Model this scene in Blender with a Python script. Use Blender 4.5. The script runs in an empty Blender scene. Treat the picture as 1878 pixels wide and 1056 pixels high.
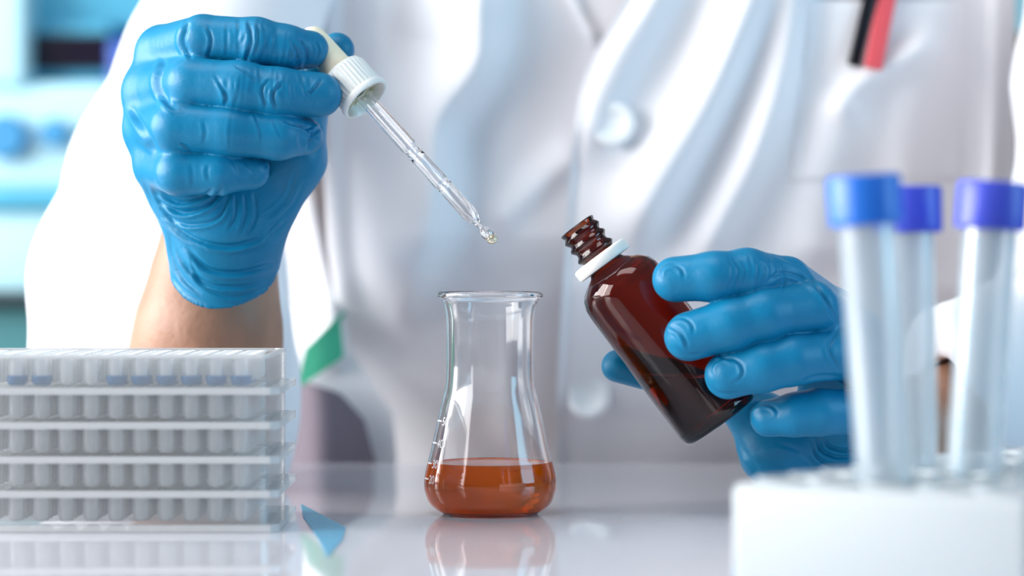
import bpy, bmesh, math, random
import numpy as np
from mathutils import Vector

random.seed(4)
rng = np.random.default_rng(7)
scene = bpy.context.scene
COL = scene.collection

# ------------------------------------------------------------------ camera
# table top at z = TZ, camera 97 mm above it and 1.1 m before the flask
TZ, CAMY, CAMZ = 0.75, -1.1, 0.75 + 0.097
FPX, CX, CY = 5217.0, 939.0, 480.0
cam = bpy.data.cameras.new('camera')
cam.sensor_width = 36.0
cam.lens = 100.0
cam.shift_y = -48.0 / 1878.0
cam.clip_start = 0.05
cam.clip_end = 50
cam.dof.use_dof = True
cam.dof.focus_distance = 1.098
cam.dof.aperture_fstop = 5.6
camo = bpy.data.objects.new('camera', cam)
camo.location = (0, CAMY, CAMZ)
camo.rotation_euler = (math.pi / 2, 0, 0)
COL.objects.link(camo)
scene.camera = camo

# ------------------------------------------------------------------ light
world = bpy.data.worlds.new('lab_ambient')
scene.world = world
world.use_nodes = True
wn = world.node_tree
bg = wn.nodes['Background']
tc = wn.nodes.new('ShaderNodeTexCoord')
sx = wn.nodes.new('ShaderNodeSeparateXYZ')
rp = wn.nodes.new('ShaderNodeValToRGB')
wn.links.new(tc.outputs['Generated'], sx.inputs[0])
mr = wn.nodes.new('ShaderNodeMapRange')
mr.inputs['From Min'].default_value = -0.6
mr.inputs['From Max'].default_value = 1.0
wn.links.new(sx.outputs['Z'], mr.inputs['Value'])
wn.links.new(mr.outputs['Result'], rp.inputs['Fac'])
rp.color_ramp.elements[0].position = 0.0
rp.color_ramp.elements[0].color = (0.20, 0.20, 0.24, 1)
rp.color_ramp.elements[1].position = 1.0
rp.color_ramp.elements[1].color = (0.78, 0.88, 1.0, 1)
e = rp.color_ramp.elements.new(0.4)
e.color = (0.42, 0.47, 0.56, 1)
wn.links.new(rp.outputs['Color'], bg.inputs['Color'])
bg.inputs['Strength'].default_value = 0.28


def area(name, loc, target, sx_, sy_, power, color):
    l = bpy.data.lights.new(name, 'AREA')
    l.shape = 'RECTANGLE'
    l.size, l.size_y = sx_, sy_
    l.energy = power
    l.color = color
    o = bpy.data.objects.new(name, l)
    o.location = loc
    d = Vector(target) - Vector(loc)
    o.rotation_euler = d.to_track_quat('-Z', 'Y').to_euler()
    COL.objects.link(o)
    return o


# the big window to the left of the bench, the ceiling panels, and two added fills, cyan from the right and white from front left
area('window_daylight', (-1.72, -0.02, 1.30), (0.0, 0.05, 0.86), 1.5, 1.1, 66, (1.0, 0.985, 0.975))
area('ceiling_panel', (-0.2, -0.35, 2.35), (0.0, 0.15, 0.85), 1.2, 0.6, 9, (1.0, 0.99, 1.0))
area('cyan_fill', (1.6, -0.5, 1.35), (0.15, 0.3, 0.85), 0.8, 1.0, 14, (0.34, 0.74, 1.0))  # cyan fill added from the right to turn the coat folds blue
area('front_fill', (-1.62, -1.02, 1.30), (0.0, 0.0, 0.83), 0.75, 1.1, 18, (1.0, 0.99, 0.98))  # fill added at front left: lifts the plates, widens the flask highlight
area('equipment_light', (-1.0, 0.5, 2.2), (-0.55, 1.5, 0.9), 0.8, 0.5, 6, (0.75, 0.92, 1.0))

scene.view_settings.view_transform = 'Standard'
scene.view_settings.look = 'None'
scene.view_settings.gamma = 1
scene.view_settings.use_curve_mapping = False
scene.view_settings.exposure = 0.12
scene.cycles.use_denoising = True
scene.cycles.max_bounces = 24
scene.cycles.transmission_bounces = 20
scene.cycles.transparent_max_bounces = 48
scene.cycles.diffuse_bounces = 12
scene.cycles.glossy_bounces = 6
scene.cycles.sample_clamp_indirect = 6
scene.cycles.caustics_refractive = True
scene.cycles.caustics_reflective = False
scene.cycles.blur_glossy = 1.0


# ------------------------------------------------------------------ helpers
def P(u, v, d):
    """point seen at (u, v) of the 1878x1056 frame at depth d mm, in mm, table space (X, D, h)"""
    return np.array([(u - CX) / FPX * d, d, 97.0 - (v - CY) / FPX * d], dtype=float)


def Wd(a):
    """table space mm -> world metres"""
    a = np.asarray(a, dtype=float).reshape(-1, 3)
    o = np.empty_like(a)
    o[:, 0] = a[:, 0] * .001
    o[:, 1] = a[:, 1] * .001 + CAMY
    o[:, 2] = a[:, 2] * .001 + TZ
    return o


def proj(w):
    d = (w[:, 1] - CAMY)
    return CX + w[:, 0] / d * FPX, CY - (w[:, 2] - CAMZ) / d * FPX


def wloc(o):
    p = Vector((0, 0, 0))
    while o is not None:
        p += o.location
        o = o.parent
    return p


def tag(o, label=None, cat=None, group=None, kind=None):
    if label: o['label'] = label
    if cat: o['category'] = cat
    if group: o['group'] = group
    if kind: o['kind'] = kind
    return o


def empty(name, loc):
    o = bpy.data.objects.new(name, None)
    o.location = loc
    o.empty_display_size = .02
    COL.objects.link(o)
    return o


def mesh(name, V, F, mat, parent=None, smooth=True, angle=40, world=False):
    """V in table mm (or world metres), one mesh object"""
    W = np.asarray(V, float).reshape(-1, 3) if world else Wd(V)
    off = wloc(parent) if parent else Vector((0, 0, 0))
    W = W - np.array(off)
    me = bpy.data.meshes.new(name)
    me.from_pydata(W.tolist(), [], [tuple(int(i) for i in f) for f in F])
    me.materials.append(mat)
    if smooth:
        me.shade_smooth()
        if angle: me.set_sharp_from_angle(angle=math.radians(angle))
    me.update()
    o = bpy.data.objects.new(name, me)
    if parent: o.parent = parent
    COL.objects.link(o)
    return o


class MB:
    def __init__(s): s.V, s.F = [], []

    def add(s, V, F):
        n = len(s.V)
        s.V += [tuple(v) for v in V]
        s.F += [tuple(i + n for i in f) for f in F]
        return s

    def box(s, lo, hi, bev=0.0, R=None, org=None):
        lo, hi = np.array(lo, float), np.array(hi, float)
        b = min(bev, *((hi - lo) * .49)) if bev else 0
        if not b:
            c = [(x, y, z) for z in (lo[2], hi[2]) for y in (lo[1], hi[1]) for x in (lo[0], hi[0])]
            F = [(0, 2, 3, 1), (4, 5, 7, 6), (0, 1, 5, 4), (2, 6, 7, 3), (0, 4, 6, 2), (1, 3, 7, 5)]
            V = np.array(c)
        else:
            # rounded box: stacked rounded-rectangle rings
            V, F = [], []
            n = 4
            def ring(ins, z):
                r = b - ins if b - ins > 1e-6 else 1e-6
                pts = []
                for (cx, cy, a0) in ((hi[0] - b, hi[1] - b, 0), (lo[0] + b, hi[1] - b, 90), (lo[0] + b, lo[1] + b, 180), (hi[0] - b, lo[1] + b, 270)):
                    for k in range(n + 1):
                        a = math.radians(a0 + 90 * k / n)
                        pts.append((cx + r * math.cos(a), cy + r * math.sin(a), z))
                return pts
            rings = []
            for k in range(n + 1):
                a = math.radians(90 * k / n)
                rings.append(ring(b - b * math.sin(a) if True else 0, lo[2] + b - b * math.cos(a)))
            for k in range(n + 1):
                a = math.radians(90 * k / n)
                rings.append(ring(b - b * math.cos(a), hi[2] - b + b * math.sin(a)))
            m = len(rings[0])
            for r_ in rings: V += r_
            for i in range(len(rings) - 1):
                for j in range(m):
                    F.append((i * m + j, i * m + (j + 1) % m, (i + 1) * m + (j + 1) % m, (i + 1) * m + j))
            F.append(tuple(range(m))[::-1])
            F.append(tuple((len(rings) - 1) * m + j for j in range(m)))
            V = np.array(V)
        if R is not None: V = V @ np.array(R).T
        if org is not None: V = V + np.array(org)
        return s.add(V, F)

    def lathe(s, prof, seg=48, a=(0, 0, 0), w=(0, 0, 1), closed=False, ripple=None):
        """prof [(r, t)] along axis w from a; ripple(ang, r, t) -> r"""
        a, w = np.array(a, float), np.array(w, float)
        w = w / np.linalg.norm(w)
        ref = np.array([0, 1.0, 0]) if abs(w[1]) < .9 else np.array([1.0, 0, 0])
        e1 = np.cross(ref, w); e1 /= np.linalg.norm(e1)
        e2 = np.cross(w, e1)
        V, F, idx = [], [], []
        for (r, t) in prof:
            if r < 1e-5:
                idx.append([len(V)] * seg); V.append(a + w * t)
            else:
                row = []
                for k in range(seg):
                    an = 2 * math.pi * k / seg
                    rr = ripple(an, r, t) if ripple else r
                    row.append(len(V)); V.append(a + w * t + rr * (math.cos(an) * e1 + math.sin(an) * e2))
                idx.append(row)
        rows = list(zip(idx[:-1], idx[1:])) + ([(idx[-1], idx[0])] if closed else [])
        for A, B in rows:
            for k in range(seg):
                q = (k + 1) % seg
                f = [A[k], A[q], B[q], B[k]]
                g = []
                for i in f:
                    if i not in g: g.append(i)
                if len(g) > 2: F.append(tuple(g))
        return s.add(V, F)

    def build(s, name, mat, parent=None, **k):
        o = s._build(name, mat, parent, **k)
        bm = bmesh.new(); bm.from_mesh(o.data)
        bmesh.ops.recalc_face_normals(bm, faces=bm.faces)
        bm.to_mesh(o.data); bm.free()
        return o

    def _build(s, name, mat, parent=None, **k):
        return mesh(name, s.V, s.F, mat, parent, **k)


def catmull(pts, n=6):
    p = [np.array(q, float) for q in pts]
    p = [2 * p[0] - p[1]] + p + [2 * p[-1] - p[-2]]
    out = []
    for i in range(1, len(p) - 2):
        for k in range(n):
            t = k / n
            out.append(.5 * ((2 * p[i]) + (-p[i - 1] + p[i + 1]) * t + (2 * p[i - 1] - 5 * p[i] + 4 * p[i + 1] - p[i + 2]) * t * t + (-p[i - 1] + 3 * p[i] - 3 * p[i + 1] + p[i + 2]) * t ** 3))
    out.append(p[-2])
    return np.array(out)


# ------------------------------------------------------------------ implicit surfaces
def smin(a, b, k):
    h = np.clip(0.5 + 0.5 * (b - a) / k, 0, 1)
    return b * (1 - h) + a * h - k * h * (1 - h)


def seg_d(G, p0, p1, r0, r1, flat=None):
    ab = p1 - p0
    t = ((G[0] - p0[0]) * ab[0] + (G[1] - p0[1]) * ab[1] + (G[2] - p0[2]) * ab[2]) / max(1e-9, float(ab @ ab))
    t = np.clip(t, 0, 1)
    dx = G[0] - (p0[0] + t * ab[0]); dy = G[1] - (p0[1] + t * ab[1]); dz = G[2] - (p0[2] + t * ab[2])
    if flat is not None: dx, dy, dz = dx / flat[0], dy / flat[1], dz / flat[2]
    return np.sqrt(dx * dx + dy * dy + dz * dz) - (r0 + t * (r1 - r0))


def chain_d(G, pts, k=3.0, flat=None):
    d = None
    for (a, b) in zip(pts[:-1], pts[1:]):
        s = seg_d(G, a[0], b[0], a[1], b[1], flat)
        d = s if d is None else smin(d, s, k)
    return d


def grid(lo, hi, h):
    ax = [np.arange(lo[i], hi[i] + h, h, dtype=np.float32) for i in range(3)]
    return np.meshgrid(*ax, indexing='ij'), np.array(lo, float)


def nets(f, h, org):
    s = f < 0
    nx, ny, nz = f.shape
    acc = np.zeros((nx - 1, ny - 1, nz - 1, 3), np.float32)
    cnt = np.zeros((nx - 1, ny - 1, nz - 1), np.float32)
    for ax in range(3):
        o1, o2 = [i for i in range(3) if i != ax]
        for a in (0, 1):
            for b in (0, 1):
                sa = [None] * 3; sb = [None] * 3
                sa[ax] = slice(0, -1); sb[ax] = slice(1, None)
                for o_, q in ((o1, a), (o2, b)):
                    sl = slice(0, -1) if q == 0 else slice(1, None)
                    sa[o_] = sl; sb[o_] = sl
                fa, fb = f[tuple(sa)], f[tuple(sb)]
                m = (fa < 0) != (fb < 0)
                t = np.where(m, fa / np.where(m, fa - fb, 1), 0)
                cnt += m
                acc[..., ax] += np.where(m, t, 0)
                acc[..., o1] += a * m
                acc[..., o2] += b * m
    act = cnt > 0
    idx = -np.ones(act.shape, np.int64)
    n = int(act.sum())
    idx[act] = np.arange(n)
    c = np.argwhere(act)
    V = (c + acc[act] / cnt[act][:, None]) * h + org
    F = []
    for ax in range(3):
        o1, o2 = (ax + 1) % 3, (ax + 2) % 3
        sa = [slice(None)] * 3; sb = [slice(None)] * 3
        sa[ax] = slice(0, -1); sb[ax] = slice(1, None)
        A, B = s[tuple(sa)], s[tuple(sb)]
        for m, fl in ((A & ~B, False), (~A & B, True)):
            q = np.argwhere(m)
            q = q[(q[:, o1] > 0) & (q[:, o2] > 0) & (q[:, o1] < f.shape[o1] - 1) & (q[:, o2] < f.shape[o2] - 1)]
            if not len(q): continue
            def cell(d1, d2):
                r = q.copy(); r[:, o1] -= d1; r[:, o2] -= d2
                return idx[r[:, 0], r[:, 1], r[:, 2]]
            fc = np.stack([cell(1, 1), cell(0, 1), cell(0, 0), cell(1, 0)], 1)
            if fl: fc = fc[:, ::-1]
            F.append(fc)
    return V, np.concatenate(F)


def vnormals(V, F):
    a, b, c, d = (V[F[:, i]] for i in range(4))
    n = np.cross(c - a, d - b)
    N = np.zeros_like(V)
    for i in range(4): np.add.at(N, F[:, i], n)
    return N / np.maximum(np.linalg.norm(N, axis=1), 1e-9)[:, None]


def relax(V, F, it=1, lam=.5):
    for _ in range(it):
        S = np.zeros_like(V); C = np.zeros(len(V))
        for i in range(4):
            for j in (F[:, (i + 1) % 4], F[:, i - 1]):
                np.add.at(S, F[:, i], V[j]); np.add.at(C, F[:, i], 1)
        V = V + lam * (S / np.maximum(C, 1)[:, None] - V)
    return V


def poly_dist(U, Vv, pl):
    """signed distance to a polyline and the arc fraction"""
    best = np.full(U.shape, 1e9); sg = np.ones(U.shape); fr = np.zeros(U.shape)
    L = np.concatenate([[0], np.cumsum(np.linalg.norm(np.diff(pl, axis=0), axis=1))])
    for i in range(len(pl) - 1):
        ax, ay = pl[i]; bx, by = pl[i + 1]
        dx, dy = bx - ax, by - ay
        l2 = dx * dx + dy * dy
        t = np.clip(((U - ax) * dx + (Vv - ay) * dy) / l2, 0, 1)
        ex, ey = U - ax - t * dx, Vv - ay - t * dy
        d = np.hypot(ex, ey)
        m = d < best
        best = np.where(m, d, best)
        sg = np.where(m, np.sign(dx * ey - dy * ex), sg)
        fr = np.where(m, (L[i] + t * math.sqrt(l2)) / L[-1], fr)
    return best, sg, fr


def crease(V, F, folds, front_max=None):
    """V in table mm; folds: (pts px, width px, depth mm, lip). Pushes the skin in along the line, up beside it."""
    N = vnormals(V, F)
    u = CX + V[:, 0] / V[:, 1] * FPX; v = CY - (V[:, 2] - 97) / V[:, 1] * FPX
    disp = np.zeros(len(V))
    facing = np.clip((-N[:, 1] + .25) / .5, 0, 1)
    for (pts, w, dep, lip) in folds:
        pl = catmull(pts, 5) if len(pts) > 2 else np.array(pts, float)
        pad = 5 * w
        m = (u > pl[:, 0].min() - pad) & (u < pl[:, 0].max() + pad) & (v > pl[:, 1].min() - pad) & (v < pl[:, 1].max() + pad)
        if not m.any(): continue
        d, s, fr = poly_dist(u[m], v[m], pl)
        tape = np.clip(np.minimum(fr, 1 - fr) * 4, 0, 1) ** .7
        sd = d * s
        k = -dep * np.exp(-(d / w) ** 2) + lip * dep * np.exp(-((sd - 1.9 * w) / (1.1 * w)) ** 2)
        disp[m] += k * tape
    disp *= facing
    return V + N * disp[:, None]


def cross_wrinkles(chain, s0, s1, n, half, w=2.6, dep=.32, tilt=0.25, seed=0):
    """short wrinkles lying across a finger: chain of px points"""
    r = random.Random(seed)
    pl = catmull(chain, 8)
    L = np.concatenate([[0], np.cumsum(np.linalg.norm(np.diff(pl, axis=0), axis=1))])
    out = []
    for i in range(n):
        s = (s0 + (s1 - s0) * (i + r.uniform(-.3, .3)) / max(1, n - 1)) * L[-1]
        k = min(len(pl) - 2, max(0, int(np.searchsorted(L, s)) - 1))
        p = pl[k] + (pl[k + 1] - pl[k]) * (s - L[k]) / max(1e-6, L[k + 1] - L[k])
        d = pl[k + 1] - pl[k]; d /= np.linalg.norm(d)
        nrm = np.array([-d[1], d[0]])
        c = p + nrm * half * r.uniform(-.4, .4)
        a = tilt * r.uniform(-1, 1) + r.choice([0, .25])
        dirn = nrm * math.cos(a) + d * math.sin(a)
        ln = half * r.uniform(.55, .95)
        mid = c + d * r.uniform(-4, 4)
        out.append(([tuple(c - dirn * ln), tuple(mid), tuple(c + dirn * ln)], w * r.uniform(.7, 1.3), dep * r.uniform(.5, 1.2), r.choice([.5, .7, .9])))
    return out


# ------------------------------------------------------------------ materials
def mat(name, color, rough=.5, trans=0.0, ior=1.5, spec=.5, noise=0.0, nscale=40, bump=0.0, bscale=200, sheen=0, sss=0, coat=0, metal=0, emis=None, bdist=.001):
    m = bpy.data.materials.new(name)
    m.use_nodes = True
    t = m.node_tree; N = t.nodes; L = t.links
    b = N['Principled BSDF']
    b.inputs['Base Color'].default_value = (*color, 1)
    b.inputs['Roughness'].default_value = rough
    b.inputs['IOR'].default_value = ior
    b.inputs['Transmission Weight'].default_value = trans
    b.inputs['Specular IOR Level'].default_value = spec
    b.inputs['Sheen Weight'].default_value = sheen
    b.inputs['Metallic'].default_value = metal
    b.inputs['Coat Weight'].default_value = coat
    if sss:
        b.inputs['Subsurface Weight'].default_value = sss
        b.inputs['Subsurface Radius'].default_value = (1, .4, .25)
        b.inputs['Subsurface Scale'].default_value = .004
    co = N.new('ShaderNodeTexCoord')
    if noise:
        nz = N.new('ShaderNodeTexNoise'); nz.inputs['Scale'].default_value = nscale
        L.new(co.outputs['Object'], nz.inputs['Vector'])
        r = N.new('ShaderNodeValToRGB')
        r.color_ramp.elements[0].position = .3
        r.color_ramp.elements[1].position = .7
        r.color_ramp.elements[0].color = (*[c * (1 - noise) for c in color], 1)
        r.color_ramp.elements[1].color = (*[min(1, c * (1 + noise)) for c in color], 1)
        L.new(nz.outputs['Fac'], r.inputs['Fac'])
        L.new(r.outputs['Color'], b.inputs['Base Color'])
    if bump:
        nz = N.new('ShaderNodeTexNoise'); nz.inputs['Scale'].default_value = bscale
        nz.inputs['Detail'].default_value = 3
        L.new(co.outputs['Object'], nz.inputs['Vector'])
        bp = N.new('ShaderNodeBump'); bp.inputs['Strength'].default_value = bump
        bp.inputs['Distance'].default_value = bdist
        L.new(nz.outputs['Fac'], bp.inputs['Height'])
        L.new(bp.outputs['Normal'], b.inputs['Normal'])
    if emis:
        b.inputs['Emission Color'].default_value = (*emis[0], 1)
        b.inputs['Emission Strength'].default_value = emis[1]
    return m


def absorb(m, color, density):
    t = m.node_tree
    v = t.nodes.new('ShaderNodeVolumeAbsorption')
    v.inputs['Color'].default_value = (*color, 1)
    v.inputs['Density'].default_value = density
    t.links.new(v.outputs[0], t.nodes['Material Output'].inputs['Volume'])
    return m


def clear_plastic(name, color, clear=.55, rough=.15, gloss=.12, through=.5):
    """thin moulded plastic: mostly see-through, a little milky, shiny"""
    m = bpy.data.materials.new(name)
    m.use_nodes = True
    t = m.node_tree; N = t.nodes; L = t.links
    N.remove(N['Principled BSDF'])
    tr = N.new('ShaderNodeBsdfTransparent'); tr.inputs[0].default_value = (.99, .995, 1, 1)
    df = N.new('ShaderNodeBsdfDiffuse'); df.inputs[0].default_value = (*color, 1)
    tl = N.new('ShaderNodeBsdfTranslucent'); tl.inputs[0].default_value = (*color, 1)
    gl = N.new('ShaderNodeBsdfGlossy'); gl.inputs['Roughness'].default_value = rough
    m1 = N.new('ShaderNodeMixShader'); m1.inputs[0].default_value = through
    L.new(df.outputs[0], m1.inputs[1]); L.new(tl.outputs[0], m1.inputs[2])
    m2 = N.new('ShaderNodeMixShader'); m2.inputs[0].default_value = clear
    L.new(m1.outputs[0], m2.inputs[1]); L.new(tr.outputs[0], m2.inputs[2])
    fr = N.new('ShaderNodeFresnel'); fr.inputs['IOR'].default_value = 1.45
    m3 = N.new('ShaderNodeMixShader')
    ad = N.new('ShaderNodeMath'); ad.operation = 'MULTIPLY_ADD'
    ad.inputs[1].default_value = .5; ad.inputs[2].default_value = gloss * .3
    L.new(fr.outputs[0], ad.inputs[0]); L.new(ad.outputs[0], m3.inputs[0])
    L.new(m2.outputs[0], m3.inputs[1]); L.new(gl.outputs[0], m3.inputs[2])
    L.new(m3.outputs[0], N['Material Output'].inputs['Surface'])
    return m


M = dict(
    glove=mat('nitrile_glove', (.002, .185, .36), .42, spec=.35, bump=.25, bscale=420, bdist=.0006, noise=.05, nscale=60),
    cuff=mat('nitrile_glove_cuff', (.028, .30, .62), .4, bump=.25, bscale=420, bdist=.0006),
    skin=mat('skin', (.38, .20, .13), .5, sss=.15, noise=.12, nscale=55, bump=.3, bscale=300),
    coat=mat('white_cotton', (.80, .80, .83), .85, spec=.2, sheen=.2, bump=.15, bscale=1500, bdist=.0003),
    button=mat('button_plastic', (.78, .82, .84), .35),
    green=mat('green_cloth', (.05, .42, .25), .8, noise=.1),
    glass=mat('clear_glass', (1, 1, 1), .0, trans=1, ior=1.47),
    drop=mat('drop_liquid', (1, .90, .66), .0, trans=1, ior=1.34),
    liquid=absorb(mat('orange_liquid', (1.0, .19, .0), .0, trans=.5, ior=1.34), (.98, .80, .3), 110),
    print=mat('white_print', (.92, .92, .92), .6),
    amber=absorb(mat('amber_glass', (1.0, .93, .85), .0, trans=1, ior=1.5), (.78, .40, .0), 2500),
    oil=absorb(mat('amber_bottle_liquid', (1, 1, 1), .0, trans=1, ior=1.4), (.96, .7, .3), 15),
    capw=mat('white_ribbed_cap', (.80, .82, .80), .38, sss=.15),
    cream=mat('cream_plastic', (.82, .80, .62), .4),
    bulb=mat('cream_rubber', (.86, .80, .62), .55, sss=.2),
    ringw=mat('white_ring', (.86, .85, .81), .4),
    plate=clear_plastic('clear_polystyrene', (.97, .985, .99), .84, through=.25),
    wells=clear_plastic('well_polystyrene', (.97, .985, .99), .15, through=.25),
    plateedge=clear_plastic('polystyrene_rim', (.98, .985, .99), .45, through=.25),
    dye=mat('blue_dye', (.0, .17, .42), .25),
    tube=clear_plastic('clear_tube_plastic', (.84, .94, 1.0), .66, .2),
    cap=mat('blue_screw_cap', (.02, .17, .70), .35),
    cap2=mat('violet_blue_screw_cap', (.06, .09, .62), .35),
    rack=mat('frosted_rack_plastic', (.44, .49, .52), .45, sss=.3),
    table=mat('white_bench_laminate', (.66, .66, .71), .05, spec=.5, coat=0, noise=.015, nscale=6),
    metal=mat('brushed_steel', (.6, .62, .65), .35, metal=1),
    wall=mat('pale_blue_wall', (.38, .70, .80), .8, noise=.03, nscale=3),
    floor=mat('grey_vinyl_floor', (.4, .43, .47), .4, noise=.06, nscale=8),
    pen_k=mat('black_pen_plastic', (.006, .007, .012), .25),
    pen_r=mat('red_pen_plastic', (.72, .10, .12), .3),
    pen_dr=mat('dark_red_pen_barrel', (.25, .004, .015), .3),
    mach=mat('analyser_casing', (.50, .80, .88), .45, noise=.04, nscale=5),
    mach2=mat('analyser_cyan_panel', (.09, .42, .60), .4),
    mach3=mat('analyser_blue_side', (.012, .08, .40), .35),
    screen=mat('dark_screen', (.012, .008, .02), .2),
    knob=mat('blue_dial', (.05, .27, .52), .4),
    teal=mat('teal_cabinet', (.05, .20, .22), .5),
    darkp=mat('dark_plastic', (.02, .03, .04), .5),
    label=mat('flat_blue', (.09, .33, .50), .5),  # even blue of the bench patch and the tube scale
    trouser=mat('mauve_grey_trousers', (.20, .165, .20), .9),
)

# ------------------------------------------------------------------ the setting
floor = mesh('floor', [(-2600, -600, -750), (2600, -600, -750), (2600, 3600, -750), (-2600, 3600, -750)], [(0, 1, 2, 3)], M['floor'])
tag(floor, kind='structure')
wb = MB().box((-2600, 3600, -750), (2600, 3680, 1500)).build('wall_back', M['wall'])
tag(wb, kind='structure')

table = empty('lab_bench', Wd((0, 1000, -750))[0])
tag(table, 'glossy white laminate lab bench under the flask, plates and rack', 'table')
MB().box((-800, 600, -30), (800, 1372, 0), 2.0).build('bench_top', M['table'], table, angle=30)
for x in (-760, 720):
    for y in (640, 1300):
        MB().box((x, y, -750), (x + 40, y + 40, -30), 3).build('leg', M['metal'], table)
MB().box((-720, 1310, -90), (720, 1330, -30)).build('apron', M['metal'], table)

# ------------------------------------------------------------------ flask
FC = P(899, 941, 1098); FC[2] = 0
outer = [(0, .6), (13, .6), (16.5, 0.05), (18.3, .15), (21.0, 1.7), (23.6, 4.2), (25.1, 8.0), (25.5, 11.5), (25.2, 15), (24.0, 20.2), (22.2, 27.6), (20.4, 35.8), (18.6, 43.6), (17.65, 47.2), (17.1, 50.5), (16.85, 55), (16.8, 60), (16.9, 72), (17.1, 76), (17.7, 79.3), (18.8, 82.3)]
sm = catmull([(r, z) for r, z in outer], 4)
rim = [(19.6 + 1.0 * math.sin(a), 84.2 - 1.35 * math.cos(a)) for a in np.linspace(math.radians(30), math.radians(250), 9)]
nrm_in = []
T = np.gradient(sm, axis=0)
Nn = np.stack([-T[:, 1], T[:, 0]], 1); Nn /= np.linalg.norm(Nn, axis=1)[:, None]
inner = sm + Nn * 1.35
inner = [(max(0, r), z) for r, z in inner if z > 1.5]
inner = [p for p in inner if p[1] < 82.0][::-1]
inner = [p for p in inner if p[0] > 12]
zb = inner[-1][1]
prof = [tuple(p) for p in sm] + rim + inner + [(8, zb + .05), (0, zb + .1)]
flask = empty('erlenmeyer_flask', Wd(FC)[0])
tag(flask, 'clear glass conical flask with white volume marks standing on the glossy bench', 'flask')
MB().lathe(prof, 96, FC).build('flask_glass', M['glass'], flask, angle=60)

def flask_R(z):
    return float(np.interp(z, sm[:, 1], sm[:, 0]))

# graduations printed on the glass, wrapped round it
def wrap_marks(txts):
    mb = MB()
    for (z, txt) in txts:
        R = flask_R(z)
        def at(s, h):  # s mm along the surface from the tick's start, h up
            an = math.radians(80) - s / R
            rr = flask_R(z + h) + .12
            return (FC[0] - rr * math.sin(an), FC[1] - rr * math.cos(an), z + h)
        n = 6
        V = [at(5.4 * i / n, q) for i in range(n + 1) for q in (-.28, .28)]
        mb.add(V, [(2 * i, 2 * i + 2, 2 * i + 3, 2 * i + 1) for i in range(n)])
        cu = bpy.data.curves.new('t', 'FONT'); cu.body = txt; cu.size = 4.6
        ob = bpy.data.objects.new('t', cu); COL.objects.link(ob)
        bpy.context.view_layer.update()
        me = bpy.data.meshes.new_from_object(ob.evaluated_get(bpy.context.evaluated_depsgraph_get()))
        vv = [at(6.1 + p.co.x * .95, p.co.y - 1.6) for p in me.vertices]
        mb.add(vv, [tuple(f.vertices) for f in me.polygons])
        bpy.data.objects.remove(ob); bpy.data.curves.remove(cu)
    return mb
wrap_marks([(13.9, '20'), (19.8, '30'), (27.6, '40'), (36, '50')]).build('volume_marks', M['print'], flask, smooth=False)
flask.children[-1]['label'] = 'white printed volume marks 20 to 50'

# liquid in the flask, slightly let into the glass so no air gap shows
zl = 19.3
lp = [(r + .12 if r > 12 else r, max(z - .1, zb - .05)) for r, z in inner[::-1] if z < zl]
rl = lp[-1][0]
liq = [(0, zb - .05)] + lp + [(rl - .05, zl + .55), (rl - .9, zl + .12), (rl - 2.2, zl), (rl * .5, zl), (0, zl)]
lo = MB().lathe(liq, 96, FC).build('orange_liquid', M['liquid'], angle=60)
tag(lo, 'clear orange liquid filling the bottom of the glass flask', 'liquid')

# ------------------------------------------------------------------ dropper
a = P(670, 181, 1121); b = P(905, 441, 1096.5)
w = (b - a) / np.linalg.norm(b - a)
Ltot = np.linalg.norm(b - a)
dropper = empty('glass_dropper', Wd(a)[0])
tag(dropper, 'glass dropper with ribbed white cap and cream bulb held in gloved fingers', 'dropper')
def rib(an, r, t):
    return r + (.45 * max(0, math.cos(an * 34)) ** .6 if (9.3 < r < 9.6 and -13.6 < t < -2.5) else 0)
cp = [(3.2, -15.6), (7.8, -15.6), (9.0, -15.2), (9.4, -14.2), (9.45, -13.4), (9.45, -2.8), (9.5, -2.2), (10.3, -2.0), (10.5, -1.4), (10.5, .3), (10.2, .7), (9.3, .7), (9.0, .3), (8.4, -1.2), (8.3, -12.5), (3.2, -12.5)]
MB().lathe(cp, 272, a, w, closed=True, ripple=rib).build('cap', M['capw'], dropper, angle=50)
# inner sealing collar with notches
mb = MB()
mb.lathe([(3.3, -12.5), (3.3, -3.6), (4.4, -3.2), (5.2, -4.2), (5.2, -12.5)], 40, a, w)
mb.build('inner_collar', M['cream'], dropper)
rx = np.cross([0, 1, 0], w); rx /= np.linalg.norm(rx); ry = np.cross(w, rx)
Rm = np.stack([rx, ry, w], 1)
mb = MB()
for k in range(12):
    an = k * math.pi / 6
    R2 = Rm @ np.array([[math.cos(an), -math.sin(an), 0], [math.sin(an), math.cos(an), 0], [0, 0, 1]])
    mb.box((4.6, -.35, -9), (8.4, .35, -2.4 - (k % 3) * .5), R=R2, org=a)
mb.build('inner_ribs', M['cream'], dropper)
MB().lathe([(3.2, -12), (6.0, -15.5), (6.4, -16.5), (6.1, -19), (6.0, -30), (5.8, -34), (5.0, -36.5), (3.2, -38.2), (0, -38.9)], 48, a, w).build('rubber_bulb', M['bulb'], dropper)
def tubep(o, i):
    return o + i[::-1]
s_ = Ltot / 78.7
o = [(3.25, -10), (3.3, 2), (3.25, 27.5), (3.1, 28.6), (2.75, 29.4), (3.1, 30.2), (3.15, 31.2), (2.85, 32.2), (3.15, 33.2), (3.15, 47.2), (2.8, 48.4), (3.12, 49.6), (3.1, 62), (3.2, 63.3), (2.9, 65.6), (1.9, 67.6), (1.15, 69), (1.0, 71), (1.15, 72.2), (2.1, 73.2), (2.45, 74.6), (2.25, 76.2), (1.4, 77.2), (.5, 77.4)]
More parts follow.
